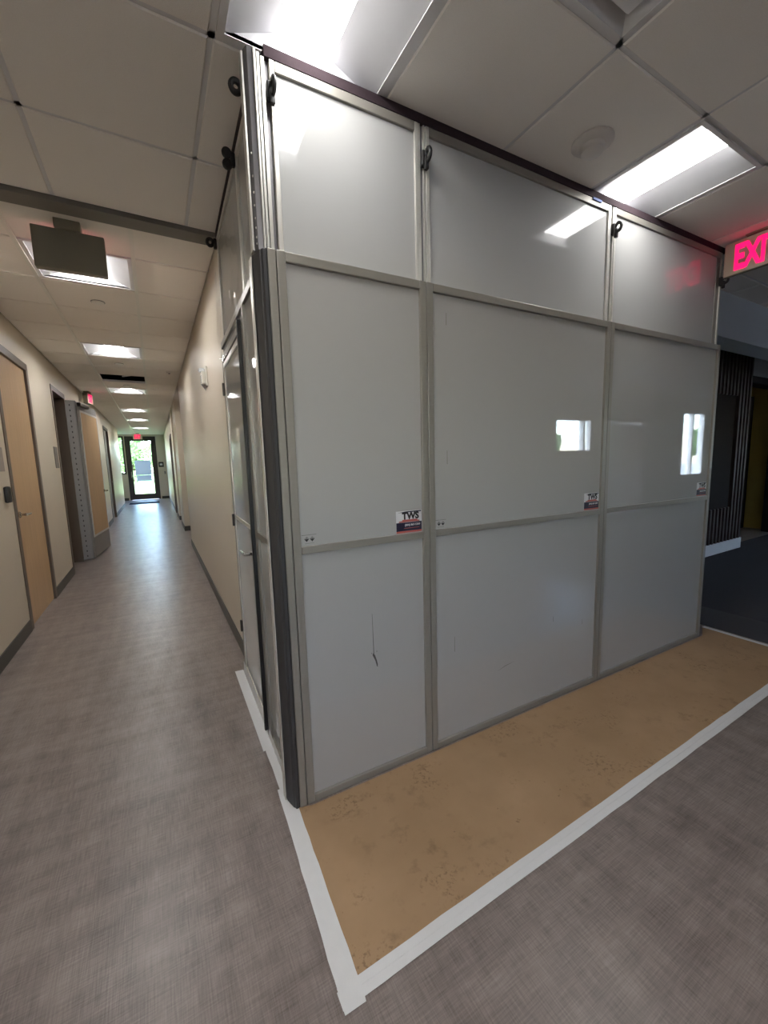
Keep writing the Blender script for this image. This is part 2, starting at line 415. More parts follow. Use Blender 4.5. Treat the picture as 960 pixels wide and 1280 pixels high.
for i in range(len(LX) - 1):
    for j in range(len(LY) - 1):
        c = (LX[i], LX[i + 1], LY[j], LY[j + 1])
        if any(near((c[0], c[2]), q) for q in L_LIGHT): lights.append(c)
        elif near((c[0], c[2]), L_VENT): vents.append(c)
        else: tile(*c)
KX = [XL, -0.605, -0.005, XR]
KY = [BEAM1] + [3.265 + 0.577 * k for k in range(0, 29)] + [END]
C_LIGHT = (1, 5, 10, 15, 19, 24); HOLE = 8
clights = []
for j in range(len(KY) - 1):
    for i in range(3):
        c = (KX[i], KX[i + 1], KY[j], KY[j + 1])
        if i == 1 and j in C_LIGHT: clights.append(c)
        elif i == 1 and j == HOLE: hole = c
        else: tile(*c)
MB().box(-2.1, XL, 17.4, END, CE, CE + 0.02).build('alcove_ceiling', M_TILE, ceiling)
def bar(x0, x1, y0, y1): return MB().box(x0, x1, y0, y1, CE + 0.004, CE + 0.03).build('grid_bar', M_GRID, ceiling)
for x in LX[1:]: bar(x - 0.012, x + 0.012, -3.0, BEAM0)
for y in LY[1:-1]: bar(XL, 5.702, y - 0.012, y + 0.012)
for x in KX[1:3]: MB().box(x - 0.012, x + 0.012, BEAM1, END, CE - 0.012, CE + 0.03).build('grid_bar', M_WHITE, ceiling)
for y in KY[1:-1]: bar(XL, XR, y - 0.012, y + 0.012)
# lifted tile beside the open gap
o = obj('ceiling_tile', tile_cache[(round(hole[1] - hole[0], 3), round(hole[3] - hole[2], 3))], ceiling, (hole[0] + 0.62, (hole[2] + hole[3]) / 2 + 0.2, CE + 0.17))
o.rotation_euler = (0, math.radians(-14), math.radians(16))

# ceiling lights
def make_light(c, label, group, lens=M_LENS):
    cx, cy = (c[0] + c[1]) / 2, (c[2] + c[3]) / 2; w, h = (c[1] - c[0]) / 2, (c[3] - c[2]) / 2
    t = empty('ceiling_light', (cx, cy, CE)); tag(t, label, 'ceiling light', group)
    a, d = w - 0.036, h - 0.03                                    # opening
    f = MB()
    f.box(-w + .012, -a, -h + .012, h - .012, -0.003, 0.012); f.box(a, w - .012, -h + .012, h - .012, -0.003, 0.012)
    f.box(-a, a, -h + .012, -d, -0.003, 0.012); f.box(-a, a, d, h - .012, -0.003, 0.012)
    f.build('frame', M_GRID, t)
    L, Z = 0.10, 0.07
    for s in (-1, 1):
        f = MB(); f.prism([(s * a, 0.0), (s * L, Z), (s * L, Z + 0.004), (s * a, 0.012)], -d, d, 'y')
        f.build('baffle', M_BAFFLE, t)
        f = MB(); f.prism([(-a, 0.0), (a, 0.0), (L, Z), (-L, Z)], s * d, s * (d + 0.004), 'y')
        f.build('end_plate', M_BAFFLE, t)
    MB().box(-L, L, -d, d, Z, Z + 0.006).build('lens', lens, t)
    f = MB(); f.box(-a, a, -d, d, Z + 0.02, Z + 0.03); f.build('housing', M_GRID, t)
    return t
for c in lights:
    if near((c[0], c[2]), (0.275, 0.94)): lb = 'square ceiling light directly above the near corner of the white partition'
    elif near((c[0], c[2]), (2.084, 0.94)): lb = 'square ceiling light over the right part of the white partition'
    else: lb = {0.34: 'added unseen fill light by the left wall beside the viewer', -0.25: 'added unseen fill light straight above the viewer', -1.44: 'added unseen fill light just behind the viewer', -2.63: 'added unseen fill light in the rear lobby corner', 0.35: 'added unseen fill light by the left wall beside the viewer', -0.84: 'added unseen fill light by the left wall behind the viewer', -0.85: 'added unseen fill light by the left wall behind the viewer'}[round(c[2], 2)]
    make_light(c, lb, 'lobby ceiling lights')
clab = ['nearest corridor ceiling light, behind the hanging sign', 'second corridor ceiling light, before the missing ceiling tile', 'third corridor ceiling light, just past the missing ceiling tile',
        'fourth corridor ceiling light from the viewer', 'fifth corridor ceiling light from the viewer', 'farthest corridor ceiling light, near the glass exit door']
for c, lb in zip(clights, clab): make_light(c, lb, 'corridor ceiling lights', M_LENSC)

# diffuser
c = vents[0]; t = empty('ceiling_diffuser', ((c[0] + c[1]) / 2, (c[2] + c[3]) / 2, CE)); tag(t, 'grey square air diffuser in the ceiling at the top edge', 'air vent')
w, h = (c[1] - c[0]) / 2 - 0.012, (c[3] - c[2]) / 2 - 0.012
f = MB(); i_ = 0.235
f.box(-w, w, -h, -h + .012, -.003, .01); f.box(-w, w, h - .012, h, -.003, .01); f.box(-w, -w + .012, -h, h, -.003, .01); f.box(w - .012, w, -h, h, -.003, .01)
f.build('frame', M_GRID, t)
f = MB()
q0 = [(-w + .012, -h + .012), (w - .012, -h + .012), (w - .012, h - .012), (-w + .012, h - .012)]; q1 = [(-.2, -.2), (.2, -.2), (.2, .2), (-.2, .2)]
for k in range(4):
    a, b2 = q0[k], q0[(k + 1) % 4]; e, g = q1[(k + 1) % 4], q1[k]
    f.face([(*a, 0.0), (*b2, 0.0), (*e, 0.09), (*g, 0.09)])
f.box(-.2, .2, -.2, .2, .09, .1); f.build('cone', M_GRID, t)
MB().box(-.225, .225, -.225, .225, -0.004, 0.004, 0.002).build('plaque', M_GRID, t)

# smoke detector, sprinkler covers
t = empty('smoke_detector', (1.79, 1.24, CE - 0.002)); tag(t, 'round white smoke detector on the ceiling tile above the partition', 'smoke detector')
MB().lathe([(0.085, 0), (0.085, -0.008), (0.078, -0.014), (0.05, -0.02), (0.046, -0.03)], seg=40).build('base', M_DETECT, t, True)
MB().lathe([(0.046, -0.024), (0.046, -0.044), (0.036, -0.052), (0.006, -0.054)], seg=36).build('sensor_cap', M_DETECT, t, True)
for y, lb in ((4.2, 'flat round sprinkler cover on the ceiling after the first corridor light'), (6.5, 'flat round sprinkler cover before the missing ceiling tile'), (8.15, 'flat round sprinkler cover just past the missing ceiling tile')):
    t = empty('sprinkler_cover', (-0.29, y, CE - 0.002)); tag(t, lb, 'sprinkler', 'corridor sprinkler covers')
    MB().lathe([(0.045, 0), (0.045, -0.006), (0.038, -0.009)], seg=28).build('cover_plate', M_WHITE, t, True)
    MB().lathe([(0.050, 0), (0.050, -0.003)], seg=28).build('rim', M_GREYCH, t, True)
t = empty('ceiling_sensor', (0.30, 6.8, CE - 0.002)); tag(t, 'small white ceiling sensor near the right corridor wall', 'sensor')
MB().lathe([(0.04, 0), (0.04, -0.008), (0.03, -0.02)], seg=24).build('body', M_WHITE, t, True)
MB().lathe([(0.012, -0.02), (0.01, -0.028)], seg=16).build('lens', M_BLACK, t, True)

# ------------------------------------------------------------------ doors of the corridor
def door_frame(parent, D, depth=0.16, side=-1, x=XL, fw=0.05):
    ya, yb, za, zb = D
    for (y0, y1, z0, z1) in ((ya - fw, ya + 0.02, 0, zb + fw), (yb - 0.02, yb + fw, 0, zb + fw), (ya + 0.02, yb - 0.02, zb - 0.02, zb + fw)):
        MB().box(min(x + 0.007, x + side * depth), max(x + 0.007, x + side * depth), y0, y1, z0, z1, 0.003).build('frame', M_FRAME, parent)
def lever(parent, x, y, z, dirn, out=1):
    h = MB().lathe([(0.028, 0), (0.028, 0.008 * out), (0.022, 0.012 * out)], (x, y, z), 'x', 20).build('lever_handle', M_CHROME, parent, True)
    m = MB(); m.tube((x, y, z), (x + 0.055 * out, y, z), 0.011); m.tube((x + 0.05 * out, y, z), (x + 0.052 * out, y + dirn * 0.125, z - 0.004), 0.011, r1=0.009); m.lathe([(0.0121, -0.012), (0.0121, 0.012)], (x + 0.05 * out, y, z), 'z', 12)
    m.build('lever_bar', M_CHROME, h, True)
    return h
door1 = struct(empty('door_1', (0, 0, 0)), 'maple veneer door nearest on the left wall')
door_frame(door1, DA)
MB().box(XL - 0.06, XL - 0.014, DA[0] + 0.02, DA[1] - 0.02, 0.008, DA[3] - 0.02).build('leaf', M_WOOD, door1)
lever(door1, XL - 0.014, DA[0] + 0.13, 1.0, 1)
# open doorway with outward swung leaf
door2 = struct(empty('door_2'), 'doorway standing open with its leaf folded back along the wall')
door_frame(door2, DB)
hx, hy = -0.965, DB[1] + 0.045
ang = math.atan2(-0.84 - hx, 8.55 - hy)           # leaf direction from wall
leaf = empty('leaf_root')
bpy.data.objects.remove(leaf)
LW = 1.08
def leaf_part(name, m, y0, y1, z0, z1, t0, t1, parent=door2, bev=0.0):
    o = MB().box(t0, t1, y0, y1, z0, z1, bev).build(name, m, parent)
    o.location = (hx, hy, 0); o.rotation_euler = (0, 0, -ang); return o
leaf_part('leaf', M_GREYDOOR, 0.0, LW, 0.02, 2.36, 0.0, 0.045)
leaf_part('wood_panel', M_WOOD, 0.13, LW - 0.05, 0.36, 2.22, 0.045, 0.052)
for y0, y1, z0, z1 in ((0.10, 0.13, 0.33, 2.25), (LW - 0.05, LW - 0.02, 0.33, 2.25), (0.13, LW - 0.05, 0.33, 0.36), (0.13, LW - 0.05, 2.22, 2.25)):
    leaf_part('trim_strip', M_LABELW, y0, y1, z0, z1, 0.045, 0.056)
leaf_part('kick_plate', M_GREYDOOR, 0.10, LW - 0.02, 0.03, 0.32, 0.045, 0.05)
hinge = MB().box(0, 0.16, -0.008, 0.0, 0.02, 2.37).build('hinge_strip', M_GREYDOOR, door2)
hinge.location = (XL - 0.03, DB[1] + 0.01, 0); hinge.rotation_euler = (0, 0, 0.28)
for k in range(30):
    o = MB().box(-0.006, 0.006, -0.001, 0.0, -0.012, 0.012).build('screw_hole', M_BLACK, hinge)
    o.location = (0.085, -0.008, 0.07 + k * 0.077)
leaf_part('closer_arm', M_BRONZE, 0.0, 0.45, 2.30, 2.345, 0.05, 0.10, bev=0.006)
h = lever(door2, 0.052, LW - 0.08, 1.0, -1)
h.location = (hx, hy, 0); h.rotation_euler = (0, 0, -ang)
# third door
door3 = struct(empty('door_3'), 'far door on the left corridor wall')
door_frame(door3, DC)
MB().box(XL - 0.08, XL - 0.04, DC[0] + 0.02, DC[1] - 0.02, 0.008, DC[3] - 0.02).build('leaf', M_GREYDOOR, door3)
lever(door3, XL - 0.04, DC[1] - 0.1, 1.0, -1)
door5 = struct(empty('door_5'), 'far door on the right corridor wall')
for (y0, y1, z0, z1) in ((12.45, 12.52, 0, 2.25), (13.48, 13.55, 0, 2.25), (12.52, 13.48, 2.18, 2.25)):
    MB().box(XR - 0.016, XR + 0.1, y0, y1, z0, z1).build('frame', M_FRAME, door5)
MB().box(XR + 0.03, XR + 0.07, 12.52, 13.48, 0.01, 2.18).build('leaf', M_GREYDOOR, door5)
lever(door5, XR + 0.03, 12.62, 1.0, 1, -1)

# wall fittings on the left
def plate(name, y0, y1, z0, z1, d, m, label, cat, bev=0.002):
    return tag(MB().box(XL, XL + d, y0, y1, z0, z1, bev).build(name, m), label, cat)
plate('room_sign', 4.20, 4.33, 1.38, 1.57, 0.006, mat('sign_taupe', sr(150, 140, 132), 0.5), 'grey square room sign left of the near maple door', 'sign')
t = empty('card_reader', (XL, 4.275, 1.13)); tag(t, 'black card reader on the wall left of the near maple door', 'card reader')
MB().box(0.0, 0.03, -0.045, 0.045, 0, 0.13, 0.012).build('body', M_BLACK, t, True)
MB().box(0.03, 0.0315, -0.02, 0.02, 0.09, 0.096).build('indicator', M_INK, t)
plate('room_plate', 6.30, 6.48, 1.40, 1.66, 0.008, mat('plate_grey', sr(120, 116, 112), 0.5), 'grey room plate beside the open doorway', 'sign')

# strobe on right wall
t = empty('fire_alarm_strobe', (XR, 3.86, 2.05)); tag(t, 'white fire alarm strobe on the corridor wall past the temporary door', 'fire alarm')
MB().box(-0.014, 0, -0.075, 0.075, 0, 0.16, 0.004).build('back_plate', M_WHITE, t)
f = MB().box(-0.045, -0.014, -0.05, 0.05, 0.02, 0.12, 0.006).build('horn_body', M_WHITE, t)
for k in range(4): MB().box(-0.0465, -0.045, -0.035, 0.035, 0.035 + k * 0.016, 0.041 + k * 0.016).build('slot', M_GREYCH, f)
MB().box(-0.06, -0.014, -0.03, 0.03, 0.122, 0.152, 0.01).build('strobe_lens', mat('strobe', sr(230, 232, 235), 0.1), t)
MB().prism([(-0.05, 0.02), (-0.014, 0.02), (-0.014, -0.03)], -0.012, 0.012, 'y').build('pull_tab', M_GREYCH, t)

# ------------------------------------------------------------------ exit signs
def exit_sign(loc, rz, label, w=0.33, h=0.212, d=0.05, face=M_SIGNW, body=M_SIGNB, canopy=True, lw=0.66):
    """lettered face towards local -y"""
    t = empty('exit_sign', loc, rz); tag(t, label, 'exit sign', 'exit signs')
    MB().box(-w / 2, w / 2, -d / 2, d / 2, 0, h, 0.006).build('housing', body, t)
    MB().box(-w / 2 + .004, w / 2 - .004, -d / 2 - 0.003, -d / 2, .004, h - .004).build('face', face, t)
    if canopy: MB().box(-0.06, 0.06, -0.04, 0.04, h, CE - loc[2] - 0.003, 0.004).build('canopy', body, t)
    me = text_mesh('EXIT', 0.2, M_EXIT, 0.001, 0.008)
    bx = [min(v.co[i] for v in me.vertices) for i in (0, 1)] + [max(v.co[i] for v in me.vertices) for i in (0, 1)]
    sx, sy = w * lw / (bx[2] - bx[0]), h * 0.76 / (bx[3] - bx[1])
    for v in me.vertices: v.co.x = (v.co.x - (bx[0] + bx[2]) / 2) * sx; v.co.y = (v.co.y - (bx[1] + bx[3]) / 2) * sy
    o = obj('lettering', me, t, (0, -d / 2 - 0.0045, h / 2)); o.rotation_euler = (math.pi / 2, 0, 0)
    return t
exit_sign((3.425, 1.205, 2.523), -math.pi / 2, 'glowing red EXIT sign at the right end of the white partition', 0.345, 0.208, 0.03)
exit_sign((-0.305, 2.96, 2.478), math.pi, 'grey back of an exit sign hanging at the corridor entrance')
exit_sign((-0.93, 9.0, 2.52), math.radians(80), 'small red exit sign hanging above the folded-back door leaf', 0.27, 0.18, 0.07)
exit_sign((-0.50, END - 0.6, 2.50), 0.0, 'red exit sign above the far glass door')

# ------------------------------------------------------------------ end of corridor: glass door and side window
door4 = struct(empty('door_4'), 'glazed exit door in a dark bronze frame')
x0, x1, zt = -1.0, 0.12, 2.66
for a, b2, z0, z1 in ((x0, x0 + .07, 0, zt), (x1 - .07, x1, 0, zt), (x0 + .07, x1 - .07, zt - .07, zt)):
    MB().box(a, b2, END, END + .12, z0, z1, 0.004).build('frame', M_BRONZE, door4)
for a, b2, z0, z1 in ((x0 + .07, x0 + .19, .01, zt - .07), (x1 - .19, x1 - .07, .01, zt - .07), (x0 + .19, x1 - .19, .01, .25), (x0 + .19, x1 - .19, zt - .19, zt - .07)):
    MB().box(a, b2, END + .03, END + .075, z0, z1, 0.004).build('door_rail', M_BRONZE, door4)
MB().box(x0 + .19, x1 - .19, END + .05, END + .056, .25, zt - .19).build('pane', M_GLASS, door4)
h = MB().tube((x0 + .13, END - .03, .95), (x0 + .13, END - .03, 1.2), 0.013).build('pull_handle', M_CHROME, door4, True)
MB().tube((x0 + .13, END + .03, .98), (x0 + .13, END - .03, .98), 0.01).tube((x0 + .13, END + .03, 1.17), (x0 + .13, END - .03, 1.17), 0.01).build('post', M_CHROME, h, True)
win1 = struct(empty('window_1'), 'narrow side window beside the glazed exit door')
for a, b2, z0, z1 in ((-1.62, -1.56, 1.1, 2.66), (-1.10, -1.04, 1.1, 2.66), (-1.56, -1.10, 1.1, 1.16), (-1.56, -1.10, 2.6, 2.66)):
    MB().box(a, b2, END, END + .12, z0, z1, .004).build('window_frame', M_BRONZE, win1)
MB().box(-1.56, -1.10, END + .05, END + .056, 1.16, 2.6).build('pane', M_GLASS, win1)
t = empty('notice_sheet', (-0.44, END + .046, 0.80)); tag(t, 'large grey paper sheet taped inside the glass exit door', 'paper sheet')
MB().box(-.28, .30, -.003, 0, 0.25, 0.86).build('upper_sheet', M_GREYSHEET, t); MB().box(-.26, .29, -.003, 0, 0, 0.235).build('lower_sheet', M_GREYSHEET, t)
t = empty('wall_sign', (0.25, END - .012, 1.36)); tag(t, 'small dark framed sign on the wall right of the glass exit door', 'sign')
MB().box(-.10, .10, 0, .012, 0, .22, .003).build('frame', M_BRONZE, t); MB().box(-.05, .05, -.002, 0, .07, .15).build('print', M_LABELW, t)
tag(MB().box(0.345, 0.40, END - .01, END, 1.06, 1.18, .003).build('light_switch', M_GREYCH), 'grey light switch right of the glass exit door', 'switch')
tag(MB().box(-0.95, 0.05, 17.7, 18.5, 0.0005, 0.012, .004).build('door_mat', M_MAT), 'dark blue entrance mat before the glass exit door', 'mat')

# ------------------------------------------------------------------ temporary partition
TH, OX, OY = 0.02461, 0.42534, 1.46211
def F(s, n, z=0.0): return (OX + s * math.cos(TH) + n * math.sin(TH), OY - s * math.sin(TH) + n * math.cos(TH), z)
H1, HM, HU = 2.11, 1.05, 2.705
SW = 0.031                         # stile width
def frame_bars(parent, spec, m=M_ALU, dep=(0, 0.04), name='frame_bar', bev=0.0025):
    for x0, x1, z0, z1 in spec: MB().box(x0, x1, dep[0], dep[1], z0, z1, bev).build(name, m, parent)
def latch(parent, x, z, y=-0.0, name='latch', ring=True):
    l_ = MB().box(x - .011, x + .011, y - .016, y + .004, z - .028, z + .028, .004).build(name, M_BLACK, parent)
    m = MB().torus((x + .006, y - .028, z + .006), 0.017, 0.0075, 'x', zs=1.2); m.box(x - .004, x + .012, y - .026, y - .01, z - .045, z + .0, .003)
    m.build('cam_lever', M_BLACK, l_, True)
    return l_
TWS = text_mesh('TWS', 0.040, M_INK, 0.0003, 0.0018)
PHONE = text_mesh('(844) 867-5309', 0.0125, M_LABELW, 0.0003, 0.0003)
def brand_label(parent, x1, z0, y=0.012, rot=None):
    """white, red and navy label, lower right corner at x1, z0"""
    w = 0.128; s = empty('brand_label', (x1 - w, y, z0)); s.parent = parent
    bpy.data.objects.remove(s)
    base_ = MB().box(x1 - w, x1, y - 0.0012, y, z0, z0 + 0.095).build('brand_label', M_LABELW, parent)
    q = y - 0.0012
    MB().box(x1 - w, x1, q - .0004, q, z0 + .008, z0 + .045).build('navy_band', M_NAVY, base_)
    MB().box(x1 - w, x1, q - .0004, q, z0, z0 + .008).build('red_band', M_RED, base_)
    MB().prism([(x1 - .115, z0 + .046), (x1 - .01, z0 + .046), (x1 - .012, z0 + .051), (x1 - .022, z0 + .052), (x1 - .022, z0 + .057), (x1 - .098, z0 + .057), (x1 - .098, z0 + .052), (x1 - .115, z0 + .051)], q - .0004, q, 'y').build('red_band', M_RED, base_)
    MB().prism([(x1 - .12, z0 + .088), (x1 - .002, z0 + .088), (x1 - .002, z0 + .0935), (x1 - .085, z0 + .0925)], q - .0004, q, 'y').build('dark_stripe', M_NAVY, base_)
    o = obj('lettering', TWS, base_, (x1 - .056, q - .0005, z0 + .0715)); o.rotation_euler = (math.pi / 2, 0, 0)
    o = obj('lettering', PHONE, base_, (x1 - .047, q - .0009, z0 + .033)); o.rotation_euler = (math.pi / 2, 0, 0)
    MB().box(x1 - .09, x1 - .012, q - .0008, q - .0004, z0 + .0185, z0 + .0205).build('red_band', M_RED, base_)
    return base_
def care_label(parent, x0, z0, y=0.012):
    """pair of half black diamonds between two hairlines"""
    base_ = MB().box(x0, x0 + .058, y - .0008, y, z0, z0 + .042).build('hazard_label', M_SKIN, parent)
    q = y - .0008; m = MB()
    for c in (x0 + .019, x0 + .041):
        m.prism([(c - .0095, z0 + .022), (c + .0095, z0 + .022), (c, z0 + .011)], q - .0004, q, 'y')
        m.prism([(c - .0095, z0 + .0222), (c, z0 + .0312), (c + .0095, z0 + .0222), (c + .008, z0 + .0222), (c, z0 + .0297), (c - .008, z0 + .0222)], q - .0004, q, 'y')
        m.prism([(c - .004, z0 + .0235), (c + .004, z0 + .0235), (c, z0 + .027)], q - .0004, q, 'y')
    m.build('diamond', M_INK, base_)
    m = MB(); m.box(x0, x0 + .058, q - .0004, q, z0 + .0372, z0 + .0382); m.box(x0 + .012, x0 + .048, q - .0004, q, z0 + .0045, z0 + .0053); m.build('hairline', M_INK, base_)
    return base_
def scuff(parent, pts, m=M_SCUFF, y=0.012):
    return MB().prism(pts, y - .0004, y, 'y').build('scuff_mark', m, parent)

def front_panel(s0, s1, label, last=False):
    w = s1 - s0 - 0.003
    t = empty('partition_panel', F(s0, 0), -TH); tag(t, label, 'wall panel', 'front panels of the white partition')
    frame_bars(t, [(0, SW, 0.001, H1), (w - SW, w, 0.001, H1), (SW, w - SW, 0.001, 0.032), (SW, w - SW, HM - .012, HM + .018), (SW, w - SW, H1 - .034, H1 - .001)])
    MB().box(SW - .002, w - SW + .002, .012, .03, .03, HM - .01).build('lower_sheet', M_SKIN, t)
    MB().box(SW - .002, w - SW + .002, .012, .03, HM + .016, H1 - .03).build('middle_sheet', M_SKIN, t)
    a, b2 = 0.016, w - 0.016
    frame_bars(t, [(a, a + .017, H1 - .03, HU), (b2 - .017, b2, H1 - .03, HU)], M_ALUL, (.018, .044), 'upper_frame_bar')
    frame_bars(t, [(a + .017, b2 - .017, HU - .034, HU)], M_ALU, (.018, .044), 'upper_frame_bar')
    MB().box(a + .015, b2 - .015, .028, .042, H1 - .03, HU - .03).build('upper_sheet', M_SKINU, t)
    MB().box(0.0, w + .003, .016, .05, HU, CE - .003).build('foam_gasket', M_FOAM, t)
    return t, w
p1, w1 = front_panel(0.0, 0.6166, 'narrow white partition panel beside the dark corner post')
p2, w2 = front_panel(0.6166, 1.8427, 'wide white partition panel between the narrow and the end panel')
p3, w3 = front_panel(1.8427, 3.0587, 'rightmost white partition panel, next to the red exit sign')
for t, w in ((p1, w1), (p2, w2)):
    for dx in (-.0095, .0125): MB().box(w + dx - .005, w + dx + .003, .02, .046, H1 - .02, HU, .0015).build('joint_channel', M_ALUL, t)
    MB().box(w - .014, w + .016, .03, .048, H1 - .02, HU).build('joint_backing', M_GREYCH, t)
latch(p1, 0.012, 2.60, .018); latch(p1, w1 + .004, 2.575, .018); latch(p2, w2 + .004, 2.585, .018); latch(p3, w3 - .035, 2.52, .018)
brand_label(p1, w1 - SW - .004, HM + .021); brand_label(p2, w2 - SW - .004, HM + .021); brand_label(p3, w3 - SW - .004, HM + .021)
care_label(p1, SW + .006, HM + .022); care_label(p2, SW + .006, HM + .022)
scuff(p1, [(.3235, .56), (.3225, .74), (.3235, .74), (.3265, .56)])
scuff(p1, [(.321, .565), (.33, .555), (.338, .53), (.343, .508), (.338, .507), (.333, .525), (.324, .545), (.319, .556)])
scuff(p1, [(.331, .53), (.3385, .50), (.343, .499), (.336, .529)]); scuff(p1, [(.312, .565), (.316, .568), (.316, .563)]); scuff(p1, [(.338, .572), (.342, .57), (.339, .565)])
for (x, z, l_) in ((.104, 1.955, .05), (.104, 1.36, .06), (.14, .46, .075), (.83, .46, .03), (1.08, 0.39, .03)):
    scuff(p2, [(x, z), (x + .003, z), (x + .0025, z + l_), (x + .0005, z + l_)], M_SCUFFL)
scuff(p2, [(.42, .282), (.47, .298), (.54, .305), (.47, .294)], M_SCUFFL)
MB().box(w2 * .86, w2 * .86 + .07, .012, .017, HU - .012, HU - .001).build('blue_tape', mat('blue_tape', sr(60, 90, 170), 0.6), p2)

# corner post
cp = empty('corner_post', F(0, 0), -TH); tag(cp, 'dark charcoal corner post with bright stile at the partition corner', 'post')
MB().box(-.0305, -.003, 0.0, 0.045, 0.001, H1, .0025).build('stile', M_ALU, cp)
MB().box(-.0355, -.0305, .006, .04, .001, H1).build('gap_seal', M_BLACK, cp)
MB().prism([(-.0355, .002), (-.046, .001), (-.051, .012), (-.054, .014), (-.067, .060), (-.069, .084), (-.05, .095), (-.0355, .06)], .001, H1 - .006).build('angle', M_CHAR, cp)
MB().box(-.075, -.0705, .066, .10, .001, H1 - .01, .0015).build('edge_strip', M_ALUL, cp)
u = MB(); u.prism([(-.037, .022), (-.053, .026), (-.062, .05), (-.058, .06), (-.037, .05)], H1, HU + .018); u.build('upper_channel', M_GREYCH, cp)
MB().box(-.036, -.029, .012, .05, H1, HU + .010, .001).build('flange', M_ALUL, cp)
MB().box(-.026, -.017, .014, .05, H1, HU + .002, .001).build('flange', M_ALUL, cp)
MB().box(-.013, -.001, .016, .05, H1, HU - .004, .001).build('flange', M_ALUL, cp)
MB().box(-.029, 0.014, .034, .05, H1, HU).build('channel_backing', M_GREYCH, cp)
MB().box(-.070, -.063, .040, .075, H1, HU + .008, .001).build('flange', M_ALUL, cp)
for k, z in enumerate((2.13, 2.15, 2.18, 2.21, 2.25, 2.29, 2.34, 2.41)):
    MB().lathe([(.0035, -.001), (.0035, .002)], (-.055, .030 + .002, z), 'y', 10).build('screw', M_ALUL, cp)

# side of the partition (faces the corridor): local axes, x = along corridor (n), y = into the wall (s)
def side_root(name, n0): return empty(name, F(-0.045, n0), math.pi / 2 - TH)
# in this frame +x runs along +n, and -y points towards +s, so outward is +y
def sbars(parent, spec, m=M_ALU, dep=(-.04, 0), name='frame_bar', bev=.002):
    for x0, x1, z0, z1 in spec: MB().box(x0, x1, dep[0], dep[1], z0, z1, bev).build(name, m, parent)
n0, n1, n2 = 0.10, 0.49, 1.23
sp = side_root('partition_panel', n0); tag(sp, 'slim white partition panel between the corner post and the temporary door', 'wall panel', 'side panels of the white partition')
w = n1 - n0 - .003
sbars(sp, [(0, SW, .001, H1), (w - SW, w, .001, H1), (SW, w - SW, .001, .03), (SW, w - SW, HM - .012, HM + .018), (SW, w - SW, H1 - .034, H1)])
MB().box(SW, w - SW, -.03, -.012, .03, HM - .01).build('lower_sheet', M_SKIN, sp); MB().box(SW, w - SW, -.03, -.012, HM + .016, H1 - .03).build('middle_sheet', M_SKIN, sp)
sbars(sp, [(0.012, .03, H1, HU), (w - .016, w, H1, HU), (.03, w - .016, HU - .03, HU)], M_ALUL, (-.044, -.018), 'upper_frame_bar')
MB().box(.028, w - .014, -.042, -.028, H1 - .01, HU - .02).build('upper_sheet', M_SKINU, sp)
MB().box(-.02, w + .003, -.05, -.016, HU, CE - .003).build('foam_gasket', M_FOAM, sp)
def side_label(parent, x0, z0, y):
    lb = MB().box(x0, x0 + .10, y, y + .001, z0, z0 + .085).build('brand_label', M_LABELW, parent)
    MB().box(x0, x0 + .10, y + .001, y + .0014, z0 + .012, z0 + .045).build('navy_band', M_NAVY, lb)
    MB().box(x0, x0 + .10, y + .001, y + .0014, z0, z0 + .012).build('red_band', M_RED, lb)
    o = obj('lettering', TWS, lb, (x0 + .05, y + .0016, z0 + .065)); o.rotation_euler = (math.pi / 2, 0, math.pi)
side_label(sp, .07, .91, -.012)
def side_latch(parent, x, z, y, double=False):
    l_ = MB().box(x - .011, x + .011, y, y + .018, z - .026, z + .026, .004).build('latch', M_BLACK, parent)
    for dz in ((-.022, .022) if double else (0.004,)):
        if double: MB().lathe([(.006, -.011), (.019, -.008), (.021, 0), (.019, .008), (.006, .011)], (x, y + .032, z + dz), 'x', 18).build('cam_lever', M_BLACK, l_, True)
        else: MB().torus((x, y + .036, z + dz), 0.016, 0.009, 'x', zs=1.15).build('cam_lever', M_BLACK, l_, True)
side_latch(sp, .015, 2.655, -.004); side_latch(sp, w, 2.668, -.018, True)

td = side_root('containment_door', n1); tag(td, 'white temporary door with lever handle and black edge seal on the partition side', 'door')
w = n2 - n1
sbars(td, [(0, .026, .001, 2.04), (w - .02, w, .001, 2.04), (0, w, 2.0, 2.035), (0, w, H1 - .034, H1)])
MB().box(.0, w, -.03, -.012, 2.03, H1 - .03).build('transom_sheet', M_SKIN, td)
MB().box(.024, .042, -.02, .018, .03, 2.03, .002).build('edge_seal', M_BLACK, td)
lf = MB().box(.044, w - .024, -.026, -.008, .04, 1.975).build('door_sheet', M_SKIN, td)
sbars(td, [(.044, .064, .035, 1.99), (w - .04, w - .024, .035, 1.99), (.064, w - .04, 1.96, 1.99), (.064, w - .04, .035, .06), (.064, w - .04, HM - .0, HM + .022)], M_ALUL, (-.03, -.002), 'door_frame_bar')
for z in (.3, 1.0, 1.8):
    MB().box(w - .028, w - .008, -.002, .012, z, z + .075, .003).build('hinge', M_BRONZE, td)
hd = MB().box(.066, .096, -.008, .004, .88, 1.0, .003).build('lever_handle', M_CHROME, td)
m = MB(); m.tube((.081, .0, .945), (.081, .05, .945), .011); m.tube((.081, .046, .945), (.20, .046, .937), .011, r1=.009); m.build('lever_bar', M_CHROME, hd, True)
side_label(td, .07, 1.09, -.008)
sbars(td, [(0.0, .016, H1, HU), (w - .02, w, H1, HU), (.016, w - .02, HU - .03, HU)], M_ALUL, (-.044, -.018), 'upper_frame_bar')
MB().box(.014, w - .018, -.042, -.028, H1 - .01, HU - .02).build('upper_sheet', M_SKINU, td)
